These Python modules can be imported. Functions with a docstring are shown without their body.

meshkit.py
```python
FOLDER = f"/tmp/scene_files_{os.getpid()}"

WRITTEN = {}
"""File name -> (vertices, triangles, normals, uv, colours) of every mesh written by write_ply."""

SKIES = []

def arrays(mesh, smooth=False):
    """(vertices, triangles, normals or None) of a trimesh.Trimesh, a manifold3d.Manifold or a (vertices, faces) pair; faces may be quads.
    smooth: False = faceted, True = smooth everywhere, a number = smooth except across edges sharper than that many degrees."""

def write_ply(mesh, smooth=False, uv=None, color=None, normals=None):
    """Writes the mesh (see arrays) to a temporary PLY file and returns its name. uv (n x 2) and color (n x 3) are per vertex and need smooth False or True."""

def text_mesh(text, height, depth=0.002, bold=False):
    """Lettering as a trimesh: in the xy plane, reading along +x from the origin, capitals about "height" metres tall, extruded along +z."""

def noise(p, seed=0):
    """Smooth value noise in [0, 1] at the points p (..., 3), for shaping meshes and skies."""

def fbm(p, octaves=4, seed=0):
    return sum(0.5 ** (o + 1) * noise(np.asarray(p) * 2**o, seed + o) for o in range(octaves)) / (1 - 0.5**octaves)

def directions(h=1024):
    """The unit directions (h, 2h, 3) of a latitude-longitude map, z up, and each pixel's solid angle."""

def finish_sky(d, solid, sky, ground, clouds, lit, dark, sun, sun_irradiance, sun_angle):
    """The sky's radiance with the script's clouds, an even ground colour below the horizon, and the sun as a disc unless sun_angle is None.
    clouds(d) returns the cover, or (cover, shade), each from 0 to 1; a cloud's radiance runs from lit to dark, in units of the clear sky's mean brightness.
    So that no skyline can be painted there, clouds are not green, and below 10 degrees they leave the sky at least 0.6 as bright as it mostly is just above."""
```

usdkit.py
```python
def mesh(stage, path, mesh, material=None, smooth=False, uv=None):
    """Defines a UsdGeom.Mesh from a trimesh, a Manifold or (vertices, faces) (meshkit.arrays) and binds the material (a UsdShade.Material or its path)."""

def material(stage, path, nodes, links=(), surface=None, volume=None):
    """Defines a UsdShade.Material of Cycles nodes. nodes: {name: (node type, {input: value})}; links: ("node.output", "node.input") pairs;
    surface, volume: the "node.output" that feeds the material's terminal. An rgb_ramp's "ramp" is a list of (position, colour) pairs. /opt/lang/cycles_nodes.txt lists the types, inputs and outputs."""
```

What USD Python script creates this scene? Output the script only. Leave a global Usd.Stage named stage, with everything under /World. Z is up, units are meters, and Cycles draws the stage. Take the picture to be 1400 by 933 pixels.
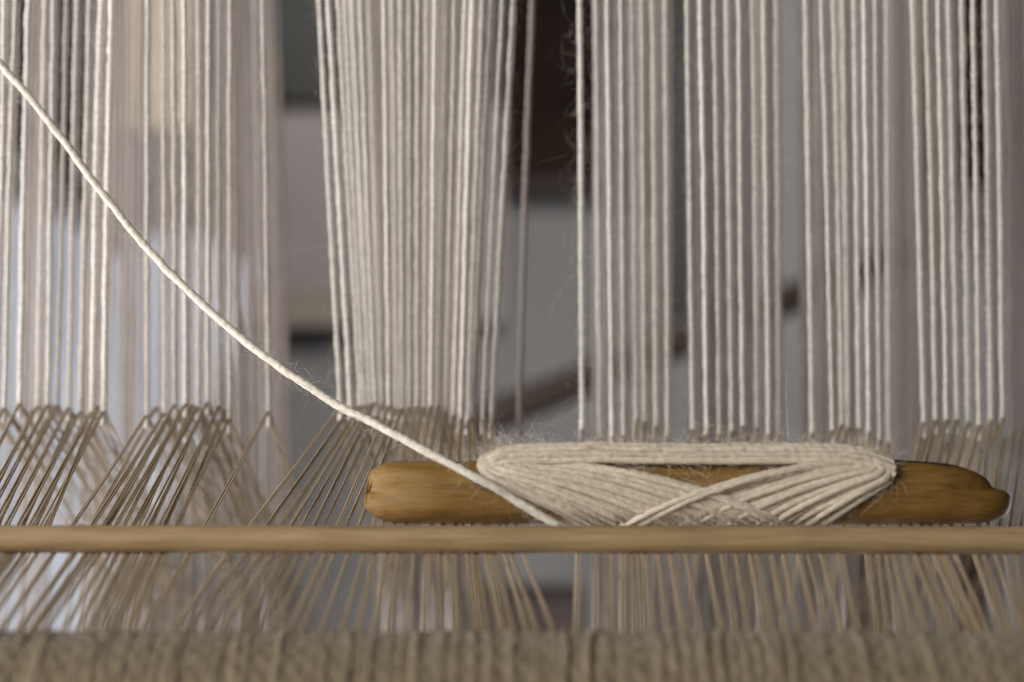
import math
import numpy as np
import trimesh
import manifold3d
import usdkit
import meshkit
from pxr import Usd, UsdGeom, UsdLux, UsdShade, Gf, Sdf, Vt

stage = Usd.Stage.CreateInMemory()
UsdGeom.Xform.Define(stage, '/World')
UsdGeom.Scope.Define(stage, '/World/Looks')
rng = np.random.default_rng(7)

# ------------------------------------------------------------------ camera
F = 3600.0            # focal length in photograph pixels (photograph 1400 x 933)
CAM_Z = 1.2           # camera height above the floor
cam = UsdGeom.Camera.Define(stage, '/World/camera')
cam.CreateHorizontalApertureAttr(36.0)
cam.CreateVerticalApertureAttr(36.0 * 682 / 1024)
cam.CreateFocalLengthAttr(36.0 * F / 1400)
cam.CreateFStopAttr(8.0)
cam.CreateFocusDistanceAttr(0.99)
cam.CreateClippingRangeAttr(Gf.Vec2f(0.05, 100))
cam.CreateExposureAttr(1.05)
cam.AddTranslateOp().Set(Gf.Vec3d(0, 0, CAM_Z))
cam.AddRotateXOp().Set(90.0)


def at(px, py, D):
    """A point of the place D metres ahead of the camera, given where the photograph shows it."""
    px, py, D = np.broadcast_arrays(np.asarray(px, float), np.asarray(py, float), np.asarray(D, float))
    return np.stack([(px - 700) / F * D, D, CAM_Z - (py - 466.5) / F * D], -1)


# ------------------------------------------------------------------ lights
def look_at(prim, pos, target):
    m = Gf.Matrix4d().SetLookAt(Gf.Vec3d(*pos), Gf.Vec3d(*target), Gf.Vec3d(0, 0, 1)).GetInverse()
    prim.AddTransformOp().Set(m)


def rect(name, pos, target, w, h, power, color):
    l = UsdLux.RectLight.Define(stage, '/World/' + name)
    l.CreateWidthAttr(w)
    l.CreateHeightAttr(h)
    l.CreateIntensityAttr(power)
    l.CreateColorAttr(Gf.Vec3f(*color))
    look_at(l, pos, target)
    return l


rect('window_light', (-1.2, -0.2, 1.78), (0.0, 1.1, 1.18), 1.3, 1.3, 3.3, (1.0, 0.97, 0.93))
rect('ceiling_light', (0.3, 2.55, 2.2), (0.1, 5.4, 1.0), 1.8, 0.9, 7.0, (1.0, 0.97, 0.94))
rect('side_window_light', (-1.7, 1.15, 0.8), (0.05, 1.5, 1.05), 1.1, 0.9, 8.5, (0.97, 0.955, 1.0))
rect('right_window_light', (1.25, 2.35, 0.6), (0.15, 1.46, 1.0), 0.9, 0.7, 5.5, (0.96, 0.95, 1.0))  # added fill lamp to brighten the rear cords, no window stands there

# ------------------------------------------------------------------ materials
L = '/World/Looks/'


def wood(name, stops, stretch, rough, bump, coat=0.0):
    """Streaky wood, the grain along x."""
    return usdkit.material(stage, L + name, {
        'g': ('geometry', {}),
        'm': ('mapping', {'scale': stretch}),
        'n1': ('noise_texture', {'scale': 1.0, 'detail': 6.0, 'roughness': 0.62, 'distortion': 0.35}),
        'n2': ('noise_texture', {'scale': 55.0, 'detail': 3.0}),
        'mx': ('math', {'math_type': 'multiply_add', 'value2': 0.72}),
        'mul': ('math', {'math_type': 'multiply', 'value2': 0.28}),
        'r': ('rgb_ramp', {'ramp': stops}),
        'rr': ('map_range', {'from_min': 0.3, 'from_max': 0.7, 'to_min': rough - 0.08, 'to_max': rough + 0.12}),
        'b': ('bump', {'strength': bump, 'distance': 0.0006}),
        'p': ('principled_bsdf', {'specular_ior_level': 0.4, 'coat_weight': coat, 'coat_roughness': 0.35})},
        [('g.position', 'm.vector'), ('m.vector', 'n1.vector'), ('g.position', 'n2.vector'), ('n2.fac', 'mul.value1'),
         ('n1.fac', 'mx.value1'), ('mul.value', 'mx.value3'), ('mx.value', 'r.fac'), ('r.color', 'p.base_color'),
         ('n1.fac', 'rr.value'), ('rr.result', 'p.roughness'), ('n1.fac', 'b.height'), ('b.normal', 'p.normal')], surface='p.BSDF')


def yarn_mat(name, dark, light, trans=0.12, vary=0.10, scale=420.0):
    return usdkit.material(stage, L + name, {
        'g': ('geometry', {}),
        'o': ('object_info', {}),
        'n': ('noise_texture', {'scale': scale, 'detail': 4.0, 'roughness': 0.7}),
        'r': ('rgb_ramp', {'ramp': [(0.3, dark), (0.68, light)]}),
        'v': ('map_range', {'from_min': 0.0, 'from_max': 1.0, 'to_min': 1.0 - vary, 'to_max': 1.0 + vary}),
        'h': ('hsv', {}),
        'b': ('bump', {'strength': 0.5, 'distance': 0.0004}),
        'p': ('principled_bsdf', {'roughness': 0.95, 'specular_ior_level': 0.12, 'sheen_weight': 0.25, 'sheen_roughness': 0.5}),
        't': ('translucent_bsdf', {}),
        'mx': ('mix_closure', {'fac': trans})},
        [('g.position', 'n.vector'), ('n.fac', 'r.fac'), ('o.random', 'v.value'), ('r.color', 'h.color'), ('v.result', 'h.value'),
         ('h.color', 'p.base_color'), ('h.color', 't.color'), ('n.fac', 'b.height'), ('b.normal', 'p.normal'),
         ('p.BSDF', 'mx.closure1'), ('t.BSDF', 'mx.closure2')], surface='mx.closure')


def plain(name, dark, light, scale=3.0, rough=0.85):
    return usdkit.material(stage, L + name, {
        'g': ('geometry', {}),
        'n': ('noise_texture', {'scale': scale, 'detail': 5.0, 'roughness': 0.6}),
        'r': ('rgb_ramp', {'ramp': [(0.3, dark), (0.7, light)]}),
        'p': ('principled_bsdf', {'roughness': rough, 'specular_ior_level': 0.06})},
        [('g.position', 'n.vector'), ('n.fac', 'r.fac'), ('r.color', 'p.base_color')], surface='p.BSDF')


M_SHUTTLE = wood('amber_wood', [(0.28, (0.10, 0.047, 0.011)), (0.40, (0.20, 0.105, 0.023)), (0.52, (0.255, 0.14, 0.033)), (0.64, (0.30, 0.172, 0.046)), (0.80, (0.38, 0.24, 0.085))],
                 (60.0, 420.0, 1100.0), 0.55, 0.5, 0.0)
M_ROD = wood('maple_wood', [(0.3, (0.26, 0.172, 0.083)), (0.5, (0.36, 0.25, 0.128)), (0.7, (0.43, 0.31, 0.165))], (40.0, 300.0, 700.0), 0.55, 0.3)
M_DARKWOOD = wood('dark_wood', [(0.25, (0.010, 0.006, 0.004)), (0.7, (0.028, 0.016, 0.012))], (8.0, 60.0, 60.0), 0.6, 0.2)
M_TANWOOD = wood('tan_wood', [(0.25, (0.22, 0.175, 0.125)), (0.7, (0.33, 0.275, 0.205))], (40.0, 40.0, 4.0), 0.6, 0.2)
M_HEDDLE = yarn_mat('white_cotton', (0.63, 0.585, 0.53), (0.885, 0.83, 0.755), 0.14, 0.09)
M_WEFT = yarn_mat('cream_wool', (0.64, 0.54, 0.41), (0.88, 0.785, 0.645), 0.10, 0.07)
M_LOOSE = yarn_mat('pale_cream_wool', (0.57, 0.51, 0.42), (0.79, 0.735, 0.635), 0.10, 0.03)
M_WARP = yarn_mat('tan_linen', (0.29, 0.20, 0.10), (0.47, 0.345, 0.19), 0.14, 0.16)
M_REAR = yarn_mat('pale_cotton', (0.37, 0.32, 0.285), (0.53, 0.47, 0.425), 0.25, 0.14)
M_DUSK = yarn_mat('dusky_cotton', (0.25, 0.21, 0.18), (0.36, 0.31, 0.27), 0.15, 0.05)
M_CLOTH = yarn_mat('natural_linen', (0.205, 0.155, 0.092), (0.34, 0.272, 0.178), 0.05, 0.13, 120.0)
M_CLOTH2 = yarn_mat('dark_linen', (0.18, 0.135, 0.08), (0.30, 0.235, 0.15), 0.05, 0.1, 160.0)
M_WHITE = plain('white_linen', (0.37, 0.405, 0.455), (0.50, 0.535, 0.59), 3.0, 0.95)
M_WALL = plain('grey_plaster', (0.185, 0.18, 0.177), (0.255, 0.249, 0.244), 1.5)
M_FLOOR = plain('grey_concrete', (0.15, 0.155, 0.165), (0.21, 0.215, 0.225), 2.0)
M_PINK = plain('pinkish_grey_board', (0.25, 0.225, 0.218), (0.32, 0.29, 0.28), 2.0)
M_DULLTAN = plain('dull_tan_wood', (0.22, 0.19, 0.16), (0.28, 0.245, 0.21), 3.0)
M_TAUPE = plain('dark_taupe', (0.035, 0.027, 0.024), (0.055, 0.044, 0.04), 3.0)
M_BLACK = plain('black_cloth', (0.012, 0.011, 0.010), (0.035, 0.032, 0.03), 6.0)
M_BROWN = plain('dark_brown_wood', (0.008, 0.005, 0.0035), (0.02, 0.012, 0.008), 4.0, 0.8)
M_GREY = plain('dark_grey_metal', (0.048, 0.047, 0.044), (0.078, 0.077, 0.073), 3.0, 0.6)

# ------------------------------------------------------------------ object helpers
used = {}


def numbered(parent, name):
    k = used.get((parent, name), -1) + 1
    used[(parent, name)] = k
    return name if k == 0 else f'{name}_{k:03d}'


def tag(prim, label=None, category=None, group=None, kind=None):
    for k, v in (('label', label), ('category', category), ('group', group), ('kind', kind)):
        if v:
            prim.SetCustomDataByKey(k, v)
    return prim


def obj(name, mesh, mat, parent='/World', smooth=40, **kw):
    path = f'{parent}/{numbered(parent, name)}'
    return tag(usdkit.mesh(stage, path, mesh, mat, smooth=smooth).GetPrim(), **kw)


def thing(name, **kw):
    path = f"/World/{numbered('/World', name)}"
    tag(UsdGeom.Xform.Define(stage, path).GetPrim(), **kw)
    return path


def merge(parts):
    off, vs, fs = 0, [], []
    for v, f in parts:
        vs.append(v)
        fs.append(f + off)
        off += len(v)
    return np.vstack(vs), np.vstack(fs)


# ------------------------------------------------------------------ yarn
def resample(P, step, soft=None):
    P = np.asarray(P, float)
    if soft:      # straight runs with softened corners
        s = np.concatenate([[0], np.cumsum(np.linalg.norm(np.diff(P, axis=0), axis=1))])
        n = max(3, int(s[-1] / (soft * 0.5)) + 1)
        q = np.linspace(0, s[-1], n)
        R_ = np.stack([np.interp(q, s, P[:, k]) for k in range(3)], 1)
        for _ in range(5):
            R_[1:-1] = (R_[:-2] + 2 * R_[1:-1] + R_[2:]) / 4
        P = R_
    # Catmull-Rom through the points, then even steps
    elif len(P) > 2:
        Q = np.vstack([2 * P[0] - P[1], P, 2 * P[-1] - P[-2]])
        t = np.linspace(0, 1, 24, endpoint=False)[:, None]
        seg = []
        for i in range(1, len(Q) - 2):
            a, b, c, d = Q[i - 1], Q[i], Q[i + 1], Q[i + 2]
            seg.append(0.5 * (2 * b + (c - a) * t + (2 * a - 5 * b + 4 * c - d) * t ** 2 + (3 * b - a - 3 * c + d) * t ** 3))
        P = np.vstack(seg + [P[-1:]])
    s = np.concatenate([[0], np.cumsum(np.linalg.norm(np.diff(P, axis=0), axis=1))])
    n = max(3, int(s[-1] / step) + 1)
    q = np.linspace(0, s[-1], n)
    return np.stack([np.interp(q, s, P[:, k]) for k in range(3)], 1), q


def frames(P):
    T = np.gradient(P, axis=0)
    T /= np.linalg.norm(T, axis=1, keepdims=True)
    ref = np.array([0.0, 1.0, 0.0]) if abs(T[:, 1]).mean() < 0.7 else np.array([0.0, 0.0, 1.0])
    N = np.cross(T, ref)
    N /= np.maximum(np.linalg.norm(N, axis=1, keepdims=True), 1e-9)
    return T, N, np.cross(T, N)


def yarn(points, r, pitch=0.0045, lobes=2, depth=0.2, sides=8, step=None, wander=0.0, rough=0.07, fuzz=0, fuzz_len=0.004, seed=0, plies_fine=0.0, soft=None):
    """Twisted yarn along the points, as (vertices, triangles), with loose fibres standing off it."""
    g = np.random.default_rng(seed)
    P, q = resample(points, step or pitch / 6, soft)
    n = len(P)
    if wander:
        w = np.stack([meshkit.fbm(np.stack([q * 90, q * 0 + 7.3 * k, q * 0 + seed * 1.37], 1), 3, seed) - 0.5 for k in range(3)], 1)
        P = P + w * wander * 2
    T, N, B = frames(P)
    phi = np.linspace(0, 2 * math.pi, sides, endpoint=False)[None]
    rad = r * (1 + rough * 2 * (meshkit.fbm(np.stack([q * 260, q * 0 + seed * 3.1, q * 0], 1), 3, seed) - 0.5))[:, None]
    ang = 2 * math.pi * q / pitch / lobes * 1.0
    rr = rad * (1 + depth * (np.abs(np.cos(lobes / 2 * (phi - ang[:, None]))) - 0.55))
    if plies_fine:
        rr = rr * (1 + plies_fine * np.cos(5 * phi - 9 * ang[:, None]))
    V = P[:, None] + rr[..., None] * (np.cos(phi)[..., None] * N[:, None] + np.sin(phi)[..., None] * B[:, None])
    i = np.arange(n - 1)[:, None] * sides
    j = np.arange(sides)[None]
    a, b = i + j, i + (j + 1) % sides
    Fc = np.vstack([np.stack([a, b, b + sides], -1).reshape(-1, 3), np.stack([a, b + sides, a + sides], -1).reshape(-1, 3)])
    k = np.arange(1, sides - 1)
    caps = np.vstack([np.stack([k * 0, k + 1, k], 1), (n - 1) * sides + np.stack([k * 0, k, k + 1], 1)])
    out = [(V.reshape(-1, 3), np.vstack([Fc, caps]))]
    if fuzz:
        at_ = g.integers(2, n - 2, fuzz)
        a0 = g.uniform(0, 2 * math.pi, fuzz)
        side = np.cos(a0)[:, None] * N[at_] + np.sin(a0)[:, None] * B[at_]
        along = T[at_] * g.choice([-1, 1], fuzz)[:, None]
        ln = fuzz_len * g.gamma(2.0, 0.5, fuzz)[:, None]
        curl = g.normal(0, 0.45, (fuzz, 3))
        p0 = P[at_] + side * r * 0.8
        p1 = p0 + ln * (0.35 * side + 0.45 * along)
        p2 = p0 + ln * (0.75 * side + 0.7 * along + curl * 0.35)
        p3 = p0 + ln * (0.8 * side + 1.1 * along + curl)
        ws = np.array([1.0, 0.9, 0.75, 0.4]) * r * 0.045
        C = np.stack([p0, p1, p2, p3], 1)
        e1 = np.cross(along, side)
        tri = [(side + along) * 0.7, -0.5 * side - 0.5 * along + 0.8 * e1, -0.5 * side - 0.5 * along - 0.8 * e1]
        VV = np.stack([C + ws[None, :, None] * t[:, None] for t in tri], 2)   # fuzz, 4, 3, 3
        base = (np.arange(fuzz) * 12)[:, None, None]
        ii, jj = np.meshgrid(np.arange(3) * 3, np.arange(3), indexing='ij')
        a, b = base + ii + jj, base + ii + (jj + 1) % 3
        out.append((VV.reshape(-1, 3), np.vstack([np.stack([a, b, b + 3], -1).reshape(-1, 3), np.stack([a, b + 3, a + 3], -1).reshape(-1, 3)])))
    return merge(out)


# ------------------------------------------------------------------ background, as far as the photograph shows it
def slab(x0, x1, y0, y1, D, thick, bevel=0.01):
    a, b = at(x0, y1, D), at(x1, y0, D)
    m = trimesh.creation.box((b[0] - a[0], thick, b[2] - a[2]))
    m.apply_translation(((a[0] + b[0]) / 2, D + thick / 2, (a[2] + b[2]) / 2))
    return m


wall = trimesh.creation.box((7.0, 0.1, 3.4))
wall.apply_translation((0, 5.6, 1.7))
obj('wall', wall, M_WALL, smooth=False, kind='structure', label='plain grey plaster wall far behind the loom', category='wall')
floor = trimesh.creation.box((7.0, 7.5, 0.1))
floor.apply_translation((0, 1.79, -0.05))
obj('floor', floor, M_FLOOR, smooth=False, kind='structure', label='grey floor', category='floor')

# ------------------------------------------------------------------ heddle cords in front
D_H = 1.174
bundles = [
    ('the leftmost heddle bundle', [
        (5, 2, -8, 566), (21, 13, 6, 565), (39, 33, 27, 559), (61, 57, 52, 562), (73, 70, 65, 561), (90, 86, 79, 562),
        (105, 99.5, 94, 564), (122, 117, 110, 570), (138, 131, 126, 570), (153, 147, 142, 569)]),
    ('the second heddle bundle from left', [
        (202, 201, 201, 575), (223, 224, 225, 572), (237, 238.5, 239.5, 560), (252, 253, 254, 559), (271, 272, 271, 563),
        (285, 285, 284, 557), (300, 299, 300, 562), (314.5, 314, 314, 580)]),
    ('solitary', [(358.5, 363, 367, 570)]),
    ('the fanned central heddle bundle', [
        (435.5, 447.9, 465, 566), (449, 461.8, 479.5, 564), (462.5, 475.1, 492.5, 562), (471, 482.1, 497.5, 562), (481, 491.5, 506, 560), (492.5, 500.9, 512.5, 558), (504, 511.8, 522.5, 560), (525, 528.1, 532.5, 562), (536, 538.7, 542.5, 566), (547.5, 548.5, 550, 566), (559, 559.4, 560, 563), (571, 570.6, 570, 563), (582.5, 581.0, 579, 564), (595, 592.5, 589, 562), (609, 604.8, 599, 562), (622, 617.0, 610, 570), (635.5, 629.0, 620, 575), (646, 639.3, 630, 580), (660, 651.6, 640, 582), (672.5, 661.4, 646, 580), (687, 675.7, 660, 582), (702.5, 689.9, 672.5, 590)]),
    ('lone', [(792.5, 794, 796, 594)]),
    ('the bundle beside the dark gap', [
        (814, 817, 821, 605), (830, 833, 837, 604), (849, 850.5, 853, 603), (864.5, 867, 870, 580), (877.5, 879, 881, 584),
        (892, 894, 897, 590), (909, 911, 913, 602)]),
    ('the middle right-hand bundle', [
        (939, 942, 947, 594), (957.5, 962, 966, 601), (977, 980, 984, 602), (993, 996, 1000.5, 597), (1010, 1012, 1015.5, 590),
        (1029, 1032, 1035, 592), (1044, 1047, 1051, 601), (1061, 1063, 1064.5, 601)]),
    ("the bundle above the yarn's right end", [
        (1101, 1105, 1110.5, 600), (1123, 1130, 1138, 596), (1139, 1145, 1151, 588), (1152.5, 1156, 1160, 592), (1167, 1170.5, 1174, 593),
        (1181, 1184.5, 1188, 598), (1197, 1199, 1203, 609), (1212, 1213, 1215, 612)]),
    ('the rightmost heddle bundle', [
        (1247.5, 1254, 1263, 584.5), (1265.5, 1272, 1279, 581), (1282.5, 1288, 1294, 581), (1297, 1302, 1308.5, 581), (1315, 1319, 1324, 584),
        (1330, 1334, 1339, 588), (1347, 1350, 1355, 581), (1363, 1367, 1371, 578)])]
BLURRED = {1152.5, 1212, 814, 481, 504, 536}
ORD = ['first', 'second', 'third', 'fourth', 'fifth', 'sixth', 'seventh', 'eighth', 'ninth', 'tenth', 'eleventh', 'twelfth', 'thirteenth', 'fourteenth',
       'fifteenth', 'sixteenth', 'seventeenth', 'eighteenth', 'nineteenth', 'twentieth', 'twenty-first', 'twenty-second', 'twenty-third', 'twenty-fourth', 'twenty-fifth']


def which(i, n):
    return 'leftmost' if i == 0 else 'rightmost' if i == n - 1 else ORD[i] + ' from the left'


tips = []
seed = 100
for bname, cords in bundles:
    for i, (xt, xm, xb, yt) in enumerate(cords):
        seed += 1
        D = D_H + rng.normal(0, 0.006)
        if xt in BLURRED:
            D = D_H + 0.055
        slope = (xb - xt) / yt
        top = at(xt - slope * 110, -110, D)
        pts = [top, at(xt, 0, D), at(xm, 233, D), at(xb - 0.35 * slope * 0, yt - 12, D), at(xb, yt - 9.5, D)]
        lone = bname in ('lone', 'solitary')
        r = 0.00114 * rng.uniform(0.82, 1.14) * (1.15 if lone else 1.0)
        mesh = yarn(pts, r, pitch=0.0036, depth=0.16, sides=8, wander=0.00028, rough=0.26, fuzz=190 if not lone else 320,
                    fuzz_len=0.0045 if not lone else 0.006, seed=seed)
        if bname == 'lone':
            label = 'single fuzzy white heddle cord at the right side of the dark gap'
        elif bname == 'solitary':
            label = 'solitary white heddle cord between the second bundle and the fanned central bundle'
        else:
            label = f'white twisted heddle cord, {which(i, len(cords))} in {bname}'
        obj('heddle_cord', mesh, M_HEDDLE, label=label, category='heddle cord', group='white heddle cords in front')
        tips.append((bname, i, len(cords), xb, yt, D))

# ------------------------------------------------------------------ warp threads: cloth, under the rod, over the heddle, down to the back
ROD_D, ROD_PY = 0.880, 757.0
PLANE = ROD_D * (ROD_PY - 50)      # the warp's vanishing height in the photograph is 50


def plane_depth(py):
    return PLANE / (py - 50)


rod_of = {
    'the leftmost heddle bundle': [-115, -96, -78, -58, -44, -28, -12, 5, 20, 37],
    'the second heddle bundle from left': [72, 100, 118, 135, 160, 180, 200, 220],
    'solitary': [260],
    'the fanned central heddle bundle': [312, 338, 357, 372, 392, 410, 425, 445, 457, 477, 497, 513, 530, 547, 565, 585, 602, 621, 647, 666, 690, 716],
    'lone': [789],
    'the bundle beside the dark gap': [817, 837, 852, 864, 872, 882, 900],
    'the middle right-hand bundle': [917, 938, 967, 988, 1007, 1027, 1037, 1054],
    "the bundle above the yarn's right end": [1072, 1092, 1105, 1124, 1149, 1186, 1200, 1212],
    'the rightmost heddle bundle': [1222, 1236, 1252, 1263, 1276, 1290, 1333, 1345]}
cloth_x = np.interp
KX = [-200, 20, 72, 100, 130, 160, 200, 220, 260, 312, 338, 392, 445, 477, 510, 562, 602, 647, 672, 716, 757, 789, 837, 900, 917, 938, 967, 1007, 1040, 1072, 1092, 1105, 1149, 1186, 1200, 1272, 1291, 1333, 1360]
KC = [-330, -60, 0, 25, 50, 105, 150, 172, 195, 235, 252, 330, 395, 440, 485, 552, 601, 657, 695, 757, 780, 787, 836, 912, 934, 957, 987, 1024, 1060, 1092, 1117, 1135, 1172, 1200, 1213, 1320, 1342, 1370, 1400]


def warp_strand(xr, xt, yt, D, spread, s, seed, back=True, radius=0.00047):
    g = np.random.default_rng(seed)
    xc = float(np.interp(xr, KX, KC))
    rod = at(xr + s * spread, ROD_PY + 1.5, ROD_D)
    cl = at(xc + s * spread * 0.9, 864, plane_depth(864))
    cl2 = cl + (cl - rod) * 0.12 + np.array([0, 0, -0.003])
    tip = at(xt + s * 1.3, yt - 7.5, D)
    sag = rod + (tip - rod) * 0.5 + np.array([0, 0, -0.0006 * g.uniform(0, 1)])
    pts = [cl2, cl, rod, sag, tip]
    if back:
        d = np.array([(790 + g.normal(0, 30) - 700) / F, 1, -(1900 + g.normal(0, 120) - 466.5) / F])
        pts += [tip + d * 0.003, tip + d * 0.75]
    return yarn(pts, radius * g.uniform(0.85, 1.15), pitch=0.012, depth=0.12, sides=5, step=0.003, wander=0.00010, rough=0.14, fuzz=14, fuzz_len=0.003, seed=seed, soft=0.0022)


for bname, i, n, xt, yt, D in tips:
    xr = rod_of[bname][i]
    if bname == 'lone':
        label = 'pair of tan warp strands hanging below the single fuzzy heddle cord'
    elif bname == 'solitary':
        label = 'pair of tan warp strands spread in a tent below the solitary heddle cord'
    else:
        label = f'tan strand pair under {bname}, {which(i, n)}'
    t = thing('warp_thread', label=label, category='warp thread', group='tan warp threads')
    spread = rng.uniform(0.7, 2.2) if xr > 300 else rng.uniform(1.4, 3.2)
    for s in (-1, 1):
        seed += 1
        obj('strand', warp_strand(xr, xt, yt, D, spread, s, seed), M_WARP, t)

# lower warp strands of the rear shaft at the right edge, and a sparse layer elsewhere
def lower_threads(pairs, label, group, y0, D, radius):
    global seed
    for k, (xr, xt) in enumerate(pairs):
        t = thing('warp_thread', category='warp thread', group=group, label=label)
        for s in (-1, 1):
            seed += 1
            obj('strand', warp_strand(xr, xt, y0 + 9 * math.sin(k * 1.7), D + 0.03 * math.sin(k * 2.9), 1.4, s, seed, radius=radius), M_WARP, t)


lower_threads([(1306, 1350), (1342, 1376), (1360, 1388), (1376, 1400), (1390, 1412), (1408, 1428), (1424, 1444),
               (1234, 1276), (1258, 1300), (1284, 1330)],
              'thin tan warp strands in the dense crosshatch behind the dark right end of the shuttle', 'lower warp threads at the right edge', 596, 1.30, 0.00033)
lower_threads([(x - d, x) for x, d in ((-12, 118), (18, 102), (46, 96), (72, 92), (101, 88), (117, 86), (134, 84), (214, 112), (232, 106), (247, 98), (264, 92), (277, 88), (292, 84), (307, 80))],
              'tan warp strands in the dense crossing fans at the far left', 'extra warp threads in the left fans', 569, 1.205, 0.00045)
lower_threads([(x, 540 + (x - 574) * 0.98) for x in (640, 653, 676, 700)],
              'tan warp strands in the dense mass behind the left end of the wound yarn', 'lower warp threads behind the shuttle', 588, 1.24, 0.0004)

# ------------------------------------------------------------------ rear heddle cords, blurred
rear = [
    ('pale out-of-focus heddle cords behind the leftmost bundle', [(x, x - 14) for x in (-24, -10, 10, 24, 44, 50, 58, 64, 72, 78, 110, 128, 134, 141, 147, 154, 160)], 1.47),
    ('pale blurred heddle cords behind the second bundle, reaching the solitary cord', [(x, x + (x - 250) * 0.09) for x in (*np.arange(166, 204, 6.0), *np.arange(208, 296, 9.0), *np.arange(298, 386, 5.6))], 1.47),
    ('pale blurred heddle cords filling the back of the fanned central bundle', [(x, 575 + (x - 570) * 0.62) for x in np.arange(470, 668, 5.4)], 1.47),
    ('pale blurred heddle cords behind the first bundle right of the dark gap', [(x, x + 2) for x in np.arange(812, 916, 6.4)], 1.47),
    ('pale blurred heddle cords behind the middle bundle of the right half', [(x, x + 3) for x in np.arange(942, 1068, 6.4)], 1.47),
    ('pale blurred heddle cords above the dark right end of the shuttle', [(x, x + 4) for x in (*np.arange(1092, 1172, 6.2), *np.arange(1182, 1206, 11.0), *np.arange(1212, 1306, 6.2))], 1.47),
    ('pale blurred heddle cords at the right edge behind the rightmost bundle', [(x, x + 6) for x in np.arange(1352, 1420, 7.0)], 1.47)]
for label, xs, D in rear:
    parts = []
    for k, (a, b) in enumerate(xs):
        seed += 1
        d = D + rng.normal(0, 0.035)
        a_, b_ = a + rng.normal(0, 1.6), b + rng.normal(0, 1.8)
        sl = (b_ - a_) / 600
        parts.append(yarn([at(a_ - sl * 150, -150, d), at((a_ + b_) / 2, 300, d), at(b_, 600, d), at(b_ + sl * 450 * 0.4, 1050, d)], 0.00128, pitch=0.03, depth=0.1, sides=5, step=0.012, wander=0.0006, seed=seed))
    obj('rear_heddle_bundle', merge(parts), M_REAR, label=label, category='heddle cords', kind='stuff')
obj('rear_heddle_bundle', merge([yarn([at(600 + (x - 600) * 0.4, 606, 1.45), at(x, 755, 1.45), at(x + (x - 600) * 0.1, 1050, 1.45)], 0.0015, pitch=0.02, depth=0.1, sides=6, step=0.006, wander=0.0004, seed=int(x)) for x in (583, 588, 593, 598, 608, 613, 618, 623)]),
    M_HEDDLE, label='bright white cord strips showing below the rod, left of centre', category='heddle cords', kind='stuff')
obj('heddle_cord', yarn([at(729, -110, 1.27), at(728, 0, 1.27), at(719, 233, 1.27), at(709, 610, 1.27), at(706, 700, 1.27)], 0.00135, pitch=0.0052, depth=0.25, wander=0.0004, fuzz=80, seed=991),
    M_DUSK, label='blurred dusky heddle cord hanging alone against the dark brown gap', category='heddle cord')

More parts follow.
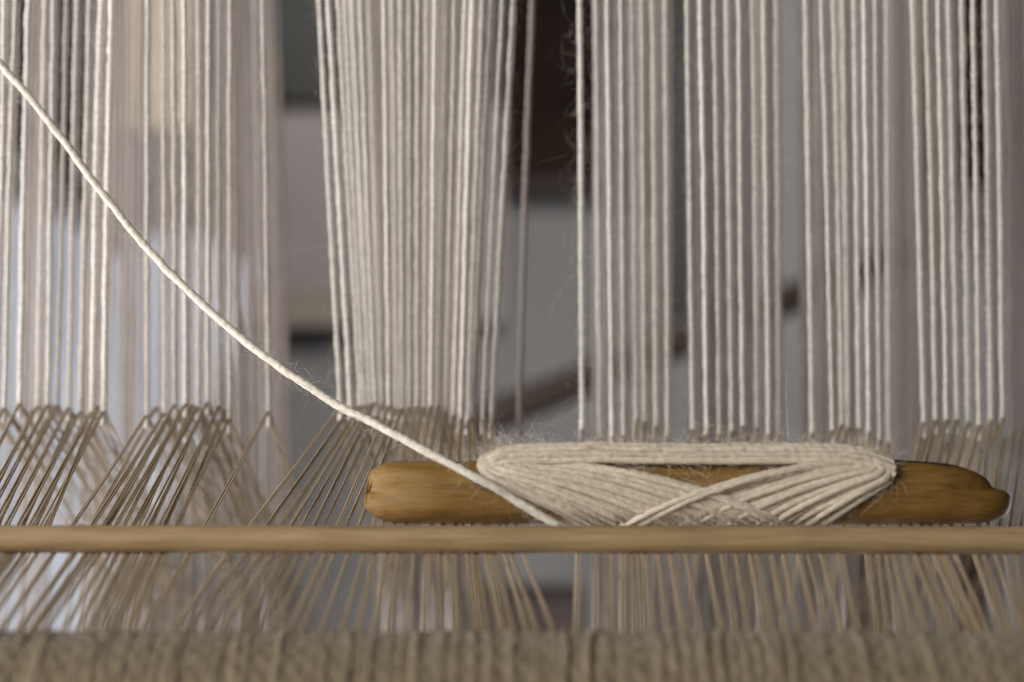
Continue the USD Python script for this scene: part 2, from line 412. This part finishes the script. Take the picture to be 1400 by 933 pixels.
# ------------------------------------------------------------------ wooden rod across the warp
def turned(x0, x1, r, center, seed=0, n=240, sides=40, wob=0.0):
    x = np.linspace(x0, x1, n)
    a = np.linspace(0, 2 * math.pi, sides, endpoint=False)
    X, A = np.meshgrid(x, a, indexing='ij')
    rr = r * (1 + 0.012 * (meshkit.fbm(np.stack([X * 9, np.cos(A), np.sin(A)], -1), 3, seed) - 0.5) * 2)
    V = np.stack([X, center[1] + rr * np.cos(A), center[2] + rr * np.sin(A) + wob * np.sin(X * 7)], -1).reshape(-1, 3)
    i, j = np.arange(n - 1)[:, None] * sides, np.arange(sides)[None]
    p, q = i + j, i + (j + 1) % sides
    Fc = np.vstack([np.stack([p, p + sides, q + sides], -1).reshape(-1, 3), np.stack([p, q + sides, q], -1).reshape(-1, 3)])
    k = np.arange(1, sides - 1)
    Fc = np.vstack([Fc, np.stack([k * 0, k, k + 1], 1), (n - 1) * sides + np.stack([k * 0, k + 1, k], 1)])
    m = trimesh.Trimesh(V, Fc, process=False)
    m.fix_normals()
    return m


ROD_R = 19.0 / F * ROD_D
rod_c = at(700, 738, ROD_D)
rod = turned(-0.235, 0.235, ROD_R, rod_c, 3, wob=0.0003)
rod.apply_translation(-rod_c)
rod.apply_transform(trimesh.transformations.rotation_matrix(math.radians(0.16), [0, 1, 0]))
rod.apply_translation(rod_c)
obj('wooden_rod', rod, M_ROD, smooth=60, label='long smooth pale maple rod lying across the warp in front of the shuttle', category='rod')

# ------------------------------------------------------------------ shuttle
SD = 0.928
PXM = SD / F
WIN = np.array([0.0, 0.0])


def cap(t, p):
    t = np.clip(t, 0, 1)
    return (1 - (1 - t) ** p) ** (1 / p)


def lobes(x):
    au = 26.0 * cap((x - 502) / 55, 2.2) * cap((1357 - x) / 150, 2.3)
    al = 26.0 * cap((x - 497) / 62, 2.2) * cap((1382 - x) / 66, 2.7)
    cu = 656 + 0.55 * np.where(x > 930, 26 - au, 0.25 * (26 - au))
    cl = 690.5 - 0.25 * (26 - al)
    bu = 48 * cap((x - 502) / 100, 2) * cap((1357 - x) / 190, 2)
    bl = 48 * cap((x - 497) / 100, 2) * cap((1382 - x) / 170, 2)
    k = 3 + 19 * np.clip(np.minimum((x - 500) / 120, (1362 - x) / 60), 0, 1) ** 0.8
    return au, al, cu, cl, bu, bl, k


def field(x, u, v):
    au, al, cu, cl, bu, bl, k = lobes(x)
    e = 1e-6
    du = (((np.abs(u) / (bu + e)) ** 2.2 + (np.abs(v - cu) / (au + e)) ** 2.2) ** (1 / 2.2) - 1) * np.minimum(au, 26)
    dl = (((np.abs(u) / (bl + e)) ** 2.2 + (np.abs(v - cl) / (al + e)) ** 2.2) ** (1 / 2.2) - 1) * np.minimum(al, 26)
    du = np.where(au < 0.05, 1e3, du)
    h = np.clip(k - np.abs(du - dl), 0, None) / k
    return np.minimum(du, dl) - h * h * k * 0.25


def front_u(x, v):
    """Front face of the shuttle (in pixels towards the camera from its axis)."""
    x, v = np.broadcast_arrays(np.asarray(x, float), np.asarray(v, float))
    lo, hi = np.zeros_like(x), np.full_like(x, 90.0)
    for _ in range(40):
        mid = (lo + hi) / 2
        inside = field(x, -mid, v) < 0
        lo, hi = np.where(inside, mid, lo), np.where(inside, hi, mid)
    return lo


def sp(x, v, u):
    """Shuttle coordinates (photograph x, photograph y, pixels away from the axis along the view) to a point."""
    return at(x, v, SD + np.asarray(u) * PXM)


t = np.linspace(0, math.pi, 190)
xs = 497 + 885 * (0.5 - 0.5 * np.cos(t)) * 0.35 + 885 * np.linspace(0, 1, 190) * 0.65
xs[0] += 0.4
xs[-1] -= 0.4
TH = np.linspace(0, 2 * math.pi, 72, endpoint=False)
au, al, cu, cl, *_ = lobes(xs)
cv = (cu * au + cl * al) / (au + al)
X = np.broadcast_to(xs[:, None], (190, 72))
lo, hi = np.zeros(X.shape), np.full(X.shape, 120.0)
for _ in range(40):
    mid = (lo + hi) / 2
    inside = field(X, mid * np.cos(TH), cv[:, None] + mid * np.sin(TH)) < 0
    lo, hi = np.where(inside, mid, lo), np.where(inside, hi, mid)
V = sp(X, cv[:, None] + lo * np.sin(TH), lo * np.cos(TH))
V = V.reshape(-1, 3)
i, j = np.arange(189)[:, None] * 72, np.arange(72)[None]
p, q = i + j, i + (j + 1) % 72
Fc = np.vstack([np.stack([p, q, q + 72], -1).reshape(-1, 3), np.stack([p, q + 72, p + 72], -1).reshape(-1, 3)])
k = np.arange(1, 71)
Fc = np.vstack([Fc, np.stack([k * 0, k + 1, k], 1), 189 * 72 + np.stack([k * 0, k, k + 1], 1)])
sh = trimesh.Trimesh(V, Fc, process=False)
sh.fix_normals()
# slight hand-carved unevenness
sh.vertices += sh.vertex_normals * ((meshkit.fbm(sh.vertices * np.array([40, 110, 160]), 3, 5) - 0.5) * 0.0009)[:, None]
try:
    body = manifold3d.Manifold(manifold3d.Mesh(np.asarray(sh.vertices, np.float32), np.asarray(sh.faces, np.uint32)))
    hollow = trimesh.creation.box((645 * PXM, 40 * PXM, 26 * PXM))
    hollow.apply_translation(sp(975, 630, 4.0))
    hb = manifold3d.Manifold(manifold3d.Mesh(np.asarray(hollow.vertices, np.float32), np.asarray(hollow.faces, np.uint32)))
    if body.status() == manifold3d.Error.NoError and not body.is_empty():
        sh = body - hb
except Exception as e:
    print('hollow skipped', e)
st = thing('weaving_shuttle', label='amber wooden stick shuttle with notched rounded ends, wound with cream yarn', category='shuttle')
obj('body', sh, M_SHUTTLE, st, smooth=42)

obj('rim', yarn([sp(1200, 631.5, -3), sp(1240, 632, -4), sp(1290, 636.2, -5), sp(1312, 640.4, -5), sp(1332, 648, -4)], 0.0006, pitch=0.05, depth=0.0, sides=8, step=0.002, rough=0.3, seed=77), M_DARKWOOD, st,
    label='thin dark line along the upper rim of the shuttle')  # thin dark-wood tube laid along the top edge

# ------------------------------------------------------------------ yarn wound on the shuttle, and its free end
wy = thing('weft_yarn', label='cream wool yarn wound crosswise on the shuttle, its free end rising to upper left', category='yarn')
YR = 0.00117


def on_face(pts, layer, n=26, slip=0.0):
    """Runs a strand over the shuttle's front face through photograph positions."""
    P, _ = resample(np.array([(a, b, 0) for a, b in pts], float), 12.0)
    u = front_u(P[:, 0], P[:, 1])
    off = YR / PXM * (0.9 + layer)
    # keep the strand outside the face near the rounded top and bottom
    return sp(P[:, 0], P[:, 1], -(u + off))


NA, NB = 18, 16
for k in range(NA):
    tt = k / (NA - 1)
    seed += 1
    j = rng.normal(0, 2.0, 4)
    start = (653 + 40 * tt, 647 - 18 * tt)
    end = (806 + 294 * tt + j[0], 722)
    m1 = (start[0] + (end[0] - start[0]) * 0.35, start[1] + (end[1] - start[1]) * 0.35 - 21 * tt + j[1] * 0.6)
    m2 = (start[0] + (end[0] - start[0]) * 0.7, start[1] + (end[1] - start[1]) * 0.7 - 19 * tt + j[2] * 0.6)
    layer = [0.0, 1.3, 0.5][k % 3] + (0.25 if k % 2 else 0) + 0.9 * tt
    face = on_face([start, m1, m2, end], layer)
    back = [sp(700 + 20 * tt, 617 + 3 * (k % 3), 6 + 6 * (k % 4)), sp(664 + 30 * tt, 622 - 4 * tt + 2 * (k % 2), -20), sp(652 + 38 * tt, 634 - 12 * tt, -36)]
    tail = [sp(end[0] + 12, 729, -14), sp(end[0] + 18, 727, 16)]
    pts = np.vstack([back, face[1:], tail])
    obj('wound_strand', yarn(pts, YR * rng.uniform(0.9, 1.1), pitch=0.0036, depth=0.15, sides=10, wander=0.0003, rough=0.14, fuzz=150, fuzz_len=0.0035, seed=seed, soft=0.003), M_WEFT, wy)
for k in range(NB):
    tt = k / (NB - 1)
    seed += 1
    j = rng.normal(0, 2.0, 4)
    start = (1231 - 44 * tt, 650 - 21 * tt)
    end = (1108 - 268 * tt + j[0], 723)
    m1 = (start[0] + (end[0] - start[0]) * 0.3, start[1] + (end[1] - start[1]) * 0.3 - 17 * tt + j[1] * 0.6)
    m2 = (start[0] + (end[0] - start[0]) * 0.65, start[1] + (end[1] - start[1]) * 0.65 - 21 * tt + j[2] * 0.6)
    layer = [0.3, 1.5, 0.9][k % 3] if k < NB - 2 else 3.0
    face = on_face([start, m1, m2, end], layer)
    back = [sp(1160 - 20 * tt, 617 + 3 * (k % 3), 6 + 6 * (k % 4)), sp(1204 - 30 * tt, 622 - 4 * tt + 3 * (k % 2), -22), sp(1222 - 40 * tt, 634 - 12 * tt, -38)]
    tail = [sp(end[0] - 12, 729, -14), sp(end[0] - 18, 727, 16)]
    pts = np.vstack([back, face[1:], tail])
    obj('wound_strand', yarn(pts, YR * rng.uniform(0.9, 1.1), pitch=0.0036, depth=0.15, sides=10, wander=0.0003, rough=0.14, fuzz=150, fuzz_len=0.0035, seed=seed, soft=0.003), M_WEFT, wy)
# cords lying along the top
for k, (v, u) in enumerate([(630, -48), (622, -44), (615, -34), (611, -20), (610, -6), (613, 6), (618, 16)]):
    seed += 1
    pts = [sp(660 + k, 640 - k, u * 0.8 - 8), sp(668 + 2 * k, v + 8, u - 2), sp(700 + 4 * k, v + 1, u), sp(800, v - 1, u), sp(930, v + 1, u - 1), sp(1060, v, u), sp(1160 - 3 * k, v + 1, u), sp(1206 - 2 * k, v + 9, u), sp(1224 - k, v + 20, u - 4)]
    obj('wound_strand', yarn(pts, YR * rng.uniform(1.0, 1.15), pitch=0.0036, depth=0.15, sides=10, wander=0.0005, rough=0.14, fuzz=320, fuzz_len=0.0045, seed=seed, soft=0.003), M_WEFT, wy)
# free end
xy = [(790, 732), (762, 717), (700, 682), (640, 647), (560, 605), (500, 573), (440, 541), (380, 500), (330, 462), (270, 408), (215, 354), (160, 289), (110, 224), (55, 150), (0, 87), (-60, 18), (-110, -40)]
dd = np.interp([a for a, b in xy], [-110, 300, 640, 760, 790], [1.11, 1.0, 0.914, 0.906, 0.912])
pts = [at(a, b, d) for (a, b), d in zip(xy, dd)]
obj('free_end', yarn(pts, 0.0015, pitch=0.0042, depth=0.10, sides=14, step=0.0007, wander=0.0007, rough=0.15, fuzz=1500, fuzz_len=0.0030, seed=5, plies_fine=0.03), M_LOOSE, wy,
    label='straight free end of the yarn rising to the upper left')

# ------------------------------------------------------------------ woven cloth rolled over the breast beam
R = 0.055
c0 = at(700, 866, plane_depth(866))
tilt = math.atan2(466.5 - 50, F)
cy, cz = c0[1] + R * math.sin(tilt) - 0.006, c0[2] - R * math.cos(tilt)
ct = thing('woven_cloth', label='ribbed natural linen cloth rolled at the front edge, nearest the camera', category='cloth')
x = np.linspace(-0.21, 0.21, 700)
a = np.linspace(-40, 150, 130) * math.pi / 180
Xg, Ag = np.meshgrid(x, a, indexing='ij')
rr = R - 0.0004 + 0.0003 * np.sin(Ag * R / 0.0016 + math.pi * (np.floor(Xg / 0.003) % 2)) + 0.0006 * (meshkit.fbm(np.stack([Xg * 260, Ag * 3, 0 * Xg], -1), 3, 8) - 0.5)
V = np.stack([Xg, cy - rr * np.sin(Ag), cz + rr * np.cos(Ag)], -1).reshape(-1, 3)
i, j = np.arange(699)[:, None] * 130, np.arange(129)[None]
p = i + j
Fc = np.vstack([np.stack([p, p + 1, p + 131], -1).reshape(-1, 3), np.stack([p, p + 131, p + 130], -1).reshape(-1, 3)])
obj('weft_ground', (V, Fc), M_CLOTH2, ct, smooth=True)
nr = 122
for k in range(nr):
    seed += 1
    g = np.random.default_rng(seed)
    x0 = -0.196 + 0.392 * (k + 0.5) / nr + g.normal(0, 0.0011)
    a = np.linspace(-30, 145, 70) * math.pi / 180
    wob = (meshkit.fbm(np.stack([a * 2.2, a * 0 + k * 1.7, a * 0], 1), 3, 4) - 0.5) * 0.0035
    hr = R - 0.0010 + g.normal(0, 0.0002) + 0.00015 * np.sin(a * R / 0.0021 + math.pi * (k % 2))
    pts = np.stack([x0 + wob, cy - hr * np.sin(a), cz + hr * np.cos(a)], 1)
    obj('warp_rib', yarn(pts, 0.0013 * g.uniform(0.6, 1.2), pitch=0.011, depth=0.06, sides=6, step=0.0016, rough=0.22, wander=0.0004, fuzz=30, fuzz_len=0.004, seed=seed), M_CLOTH, ct)

# ------------------------------------------------------------------ things out of focus behind the loom
def folded(x0, x1, y0, y1, D, amp, seed, top_slope=0.0, nx=120, ny=120, waves=9, narrow=0.0):
    """A hanging cloth with soft folds, closed front and back."""
    s, tq = np.meshgrid(np.linspace(0, 1, nx), np.linspace(0, 1, ny), indexing='ij')
    px = x0 + (x1 - x0 - narrow * tq ** 1.5) * s
    py = y0 + top_slope * s + (y1 - y0 - top_slope * s) * tq
    edge = (meshkit.fbm(np.stack([s * 5, 0 * s, 0 * s + seed], -1), 3, seed + 5) - 0.5) * 150
    py = py + edge * np.abs(2 * tq - 1)
    P = at(px, py, D)
    fold = amp * np.sin(s * waves * 2 + 2.0 * meshkit.fbm(np.stack([s * 3, tq * 1.2, 0 * s], -1), 3, seed)) + amp * 1.2 * (meshkit.fbm(np.stack([s * 6, tq * 2, 0 * s], -1), 4, seed + 1) - 0.5)
    out = []
    for off in (0, 0.004):
        Q = P.copy()
        Q[..., 1] += fold + off
        out.append(Q.reshape(-1, 3))
    i, j = np.arange(nx - 1)[:, None] * ny, np.arange(ny - 1)[None]
    p = i + j
    f = np.vstack([np.stack([p, p + 1, p + ny + 1], -1).reshape(-1, 3), np.stack([p, p + ny + 1, p + ny], -1).reshape(-1, 3)])
    rim = np.concatenate([np.arange(ny), np.arange(1, nx) * ny + ny - 1, (nx - 1) * ny + np.arange(ny - 2, -1, -1), np.arange(nx - 2, 0, -1) * ny])
    r2 = np.roll(rim, -1)
    o = nx * ny
    side = np.vstack([np.stack([rim, rim + o, r2 + o], 1), np.stack([rim, r2 + o, r2], 1)])
    m = trimesh.Trimesh(np.vstack(out), np.vstack([f, f[:, ::-1] + o, side]), process=False)
    m.fix_normals()
    return m


obj('white_cloth', folded(-160, 350, 225, 1080, 4.2, 0.012, 11, 150, narrow=380.0), M_WHITE, smooth=True, label='pale bluish white draped cloth blurred behind the left heddle bundles', category='cloth')
obj('tan_post', slab(165, 262, -260, 175, 3.6, 0.09), M_TANWOOD, smooth=False, label='blurred tan wooden post behind the second bundle at upper left', category='post')
obj('dark_curtain', folded(-200, 135, -260, 235, 3.4, 0.04, 23, 0), M_BLACK, smooth=True, label='black fabric blurred in the upper left corner', category='curtain')
obj('pale_panel', slab(140, 690, 145, 440, 5.45, 0.06), M_PINK, smooth=False, label='blurred pinkish grey panel behind the gap left of the central bundle', category='panel')
obj('dark_cabinet', slab(690, 905, -300, 238, 5.4, 0.14), M_BROWN, smooth=False, label='very dark brown cabinet blurred behind the gap right of the central bundle', category='cabinet')
obj('grey_machine', slab(365, 640, -300, 135, 5.35, 0.15), M_GREY, smooth=False, label='dark grey blurred box above the pinkish grey panel', category='box')
bar_a, bar_b = at(540, 622, 4.0), at(1230, 350, 4.6)
bar = trimesh.creation.cylinder(0.027, segment=[bar_a, bar_b], sections=24)
obj('dark_lever', bar, M_DARKWOOD, smooth=60, label='dark brown wooden lever slanting behind the right bundles', category='lever')
obj('dark_box', slab(1290, 1372, -300, 245, 5.0, 0.2), M_BROWN, smooth=False, label='nearly black blurred box behind the top of the rightmost heddle bundle', category='box')
obj('grey_door', slab(905, 1010, -300, 420, 5.45, 0.05), M_GREY, smooth=False, label='dark grey-green blurred door behind the middle right-hand bundle', category='door')
obj('tan_board', slab(300, 480, 398, 446, 5.38, 0.04), M_DULLTAN, smooth=False, label='short tan wooden board blurred below the pinkish grey panel', category='board')
obj('dark_stool', slab(640, 800, 822, 1300, 4.3, 0.3), M_TAUPE, smooth=False, label='dark brown stool blurred under the rod, beneath the dark gap', category='stool')
for x0, x1, lab in ((1160, 1218, 'blurred dark post under the rod behind the dark right end of the yarn'), (1288, 1352, 'blurred nearly black post under the rod at lower right')):
    obj('dark_post', slab(x0, x1, 735, 1300, 3.3, 0.08), M_BROWN, smooth=False, label=lab, category='post')
obj('grey_shelf', slab(690, 905, 238, 262, 5.42, 0.12), M_TAUPE, smooth=False, label='dark grey blurred shelf added under the dark brown cabinet to soften its edge', category='strip')  # added in-between tone that eases the cabinet's lower edge into the wall
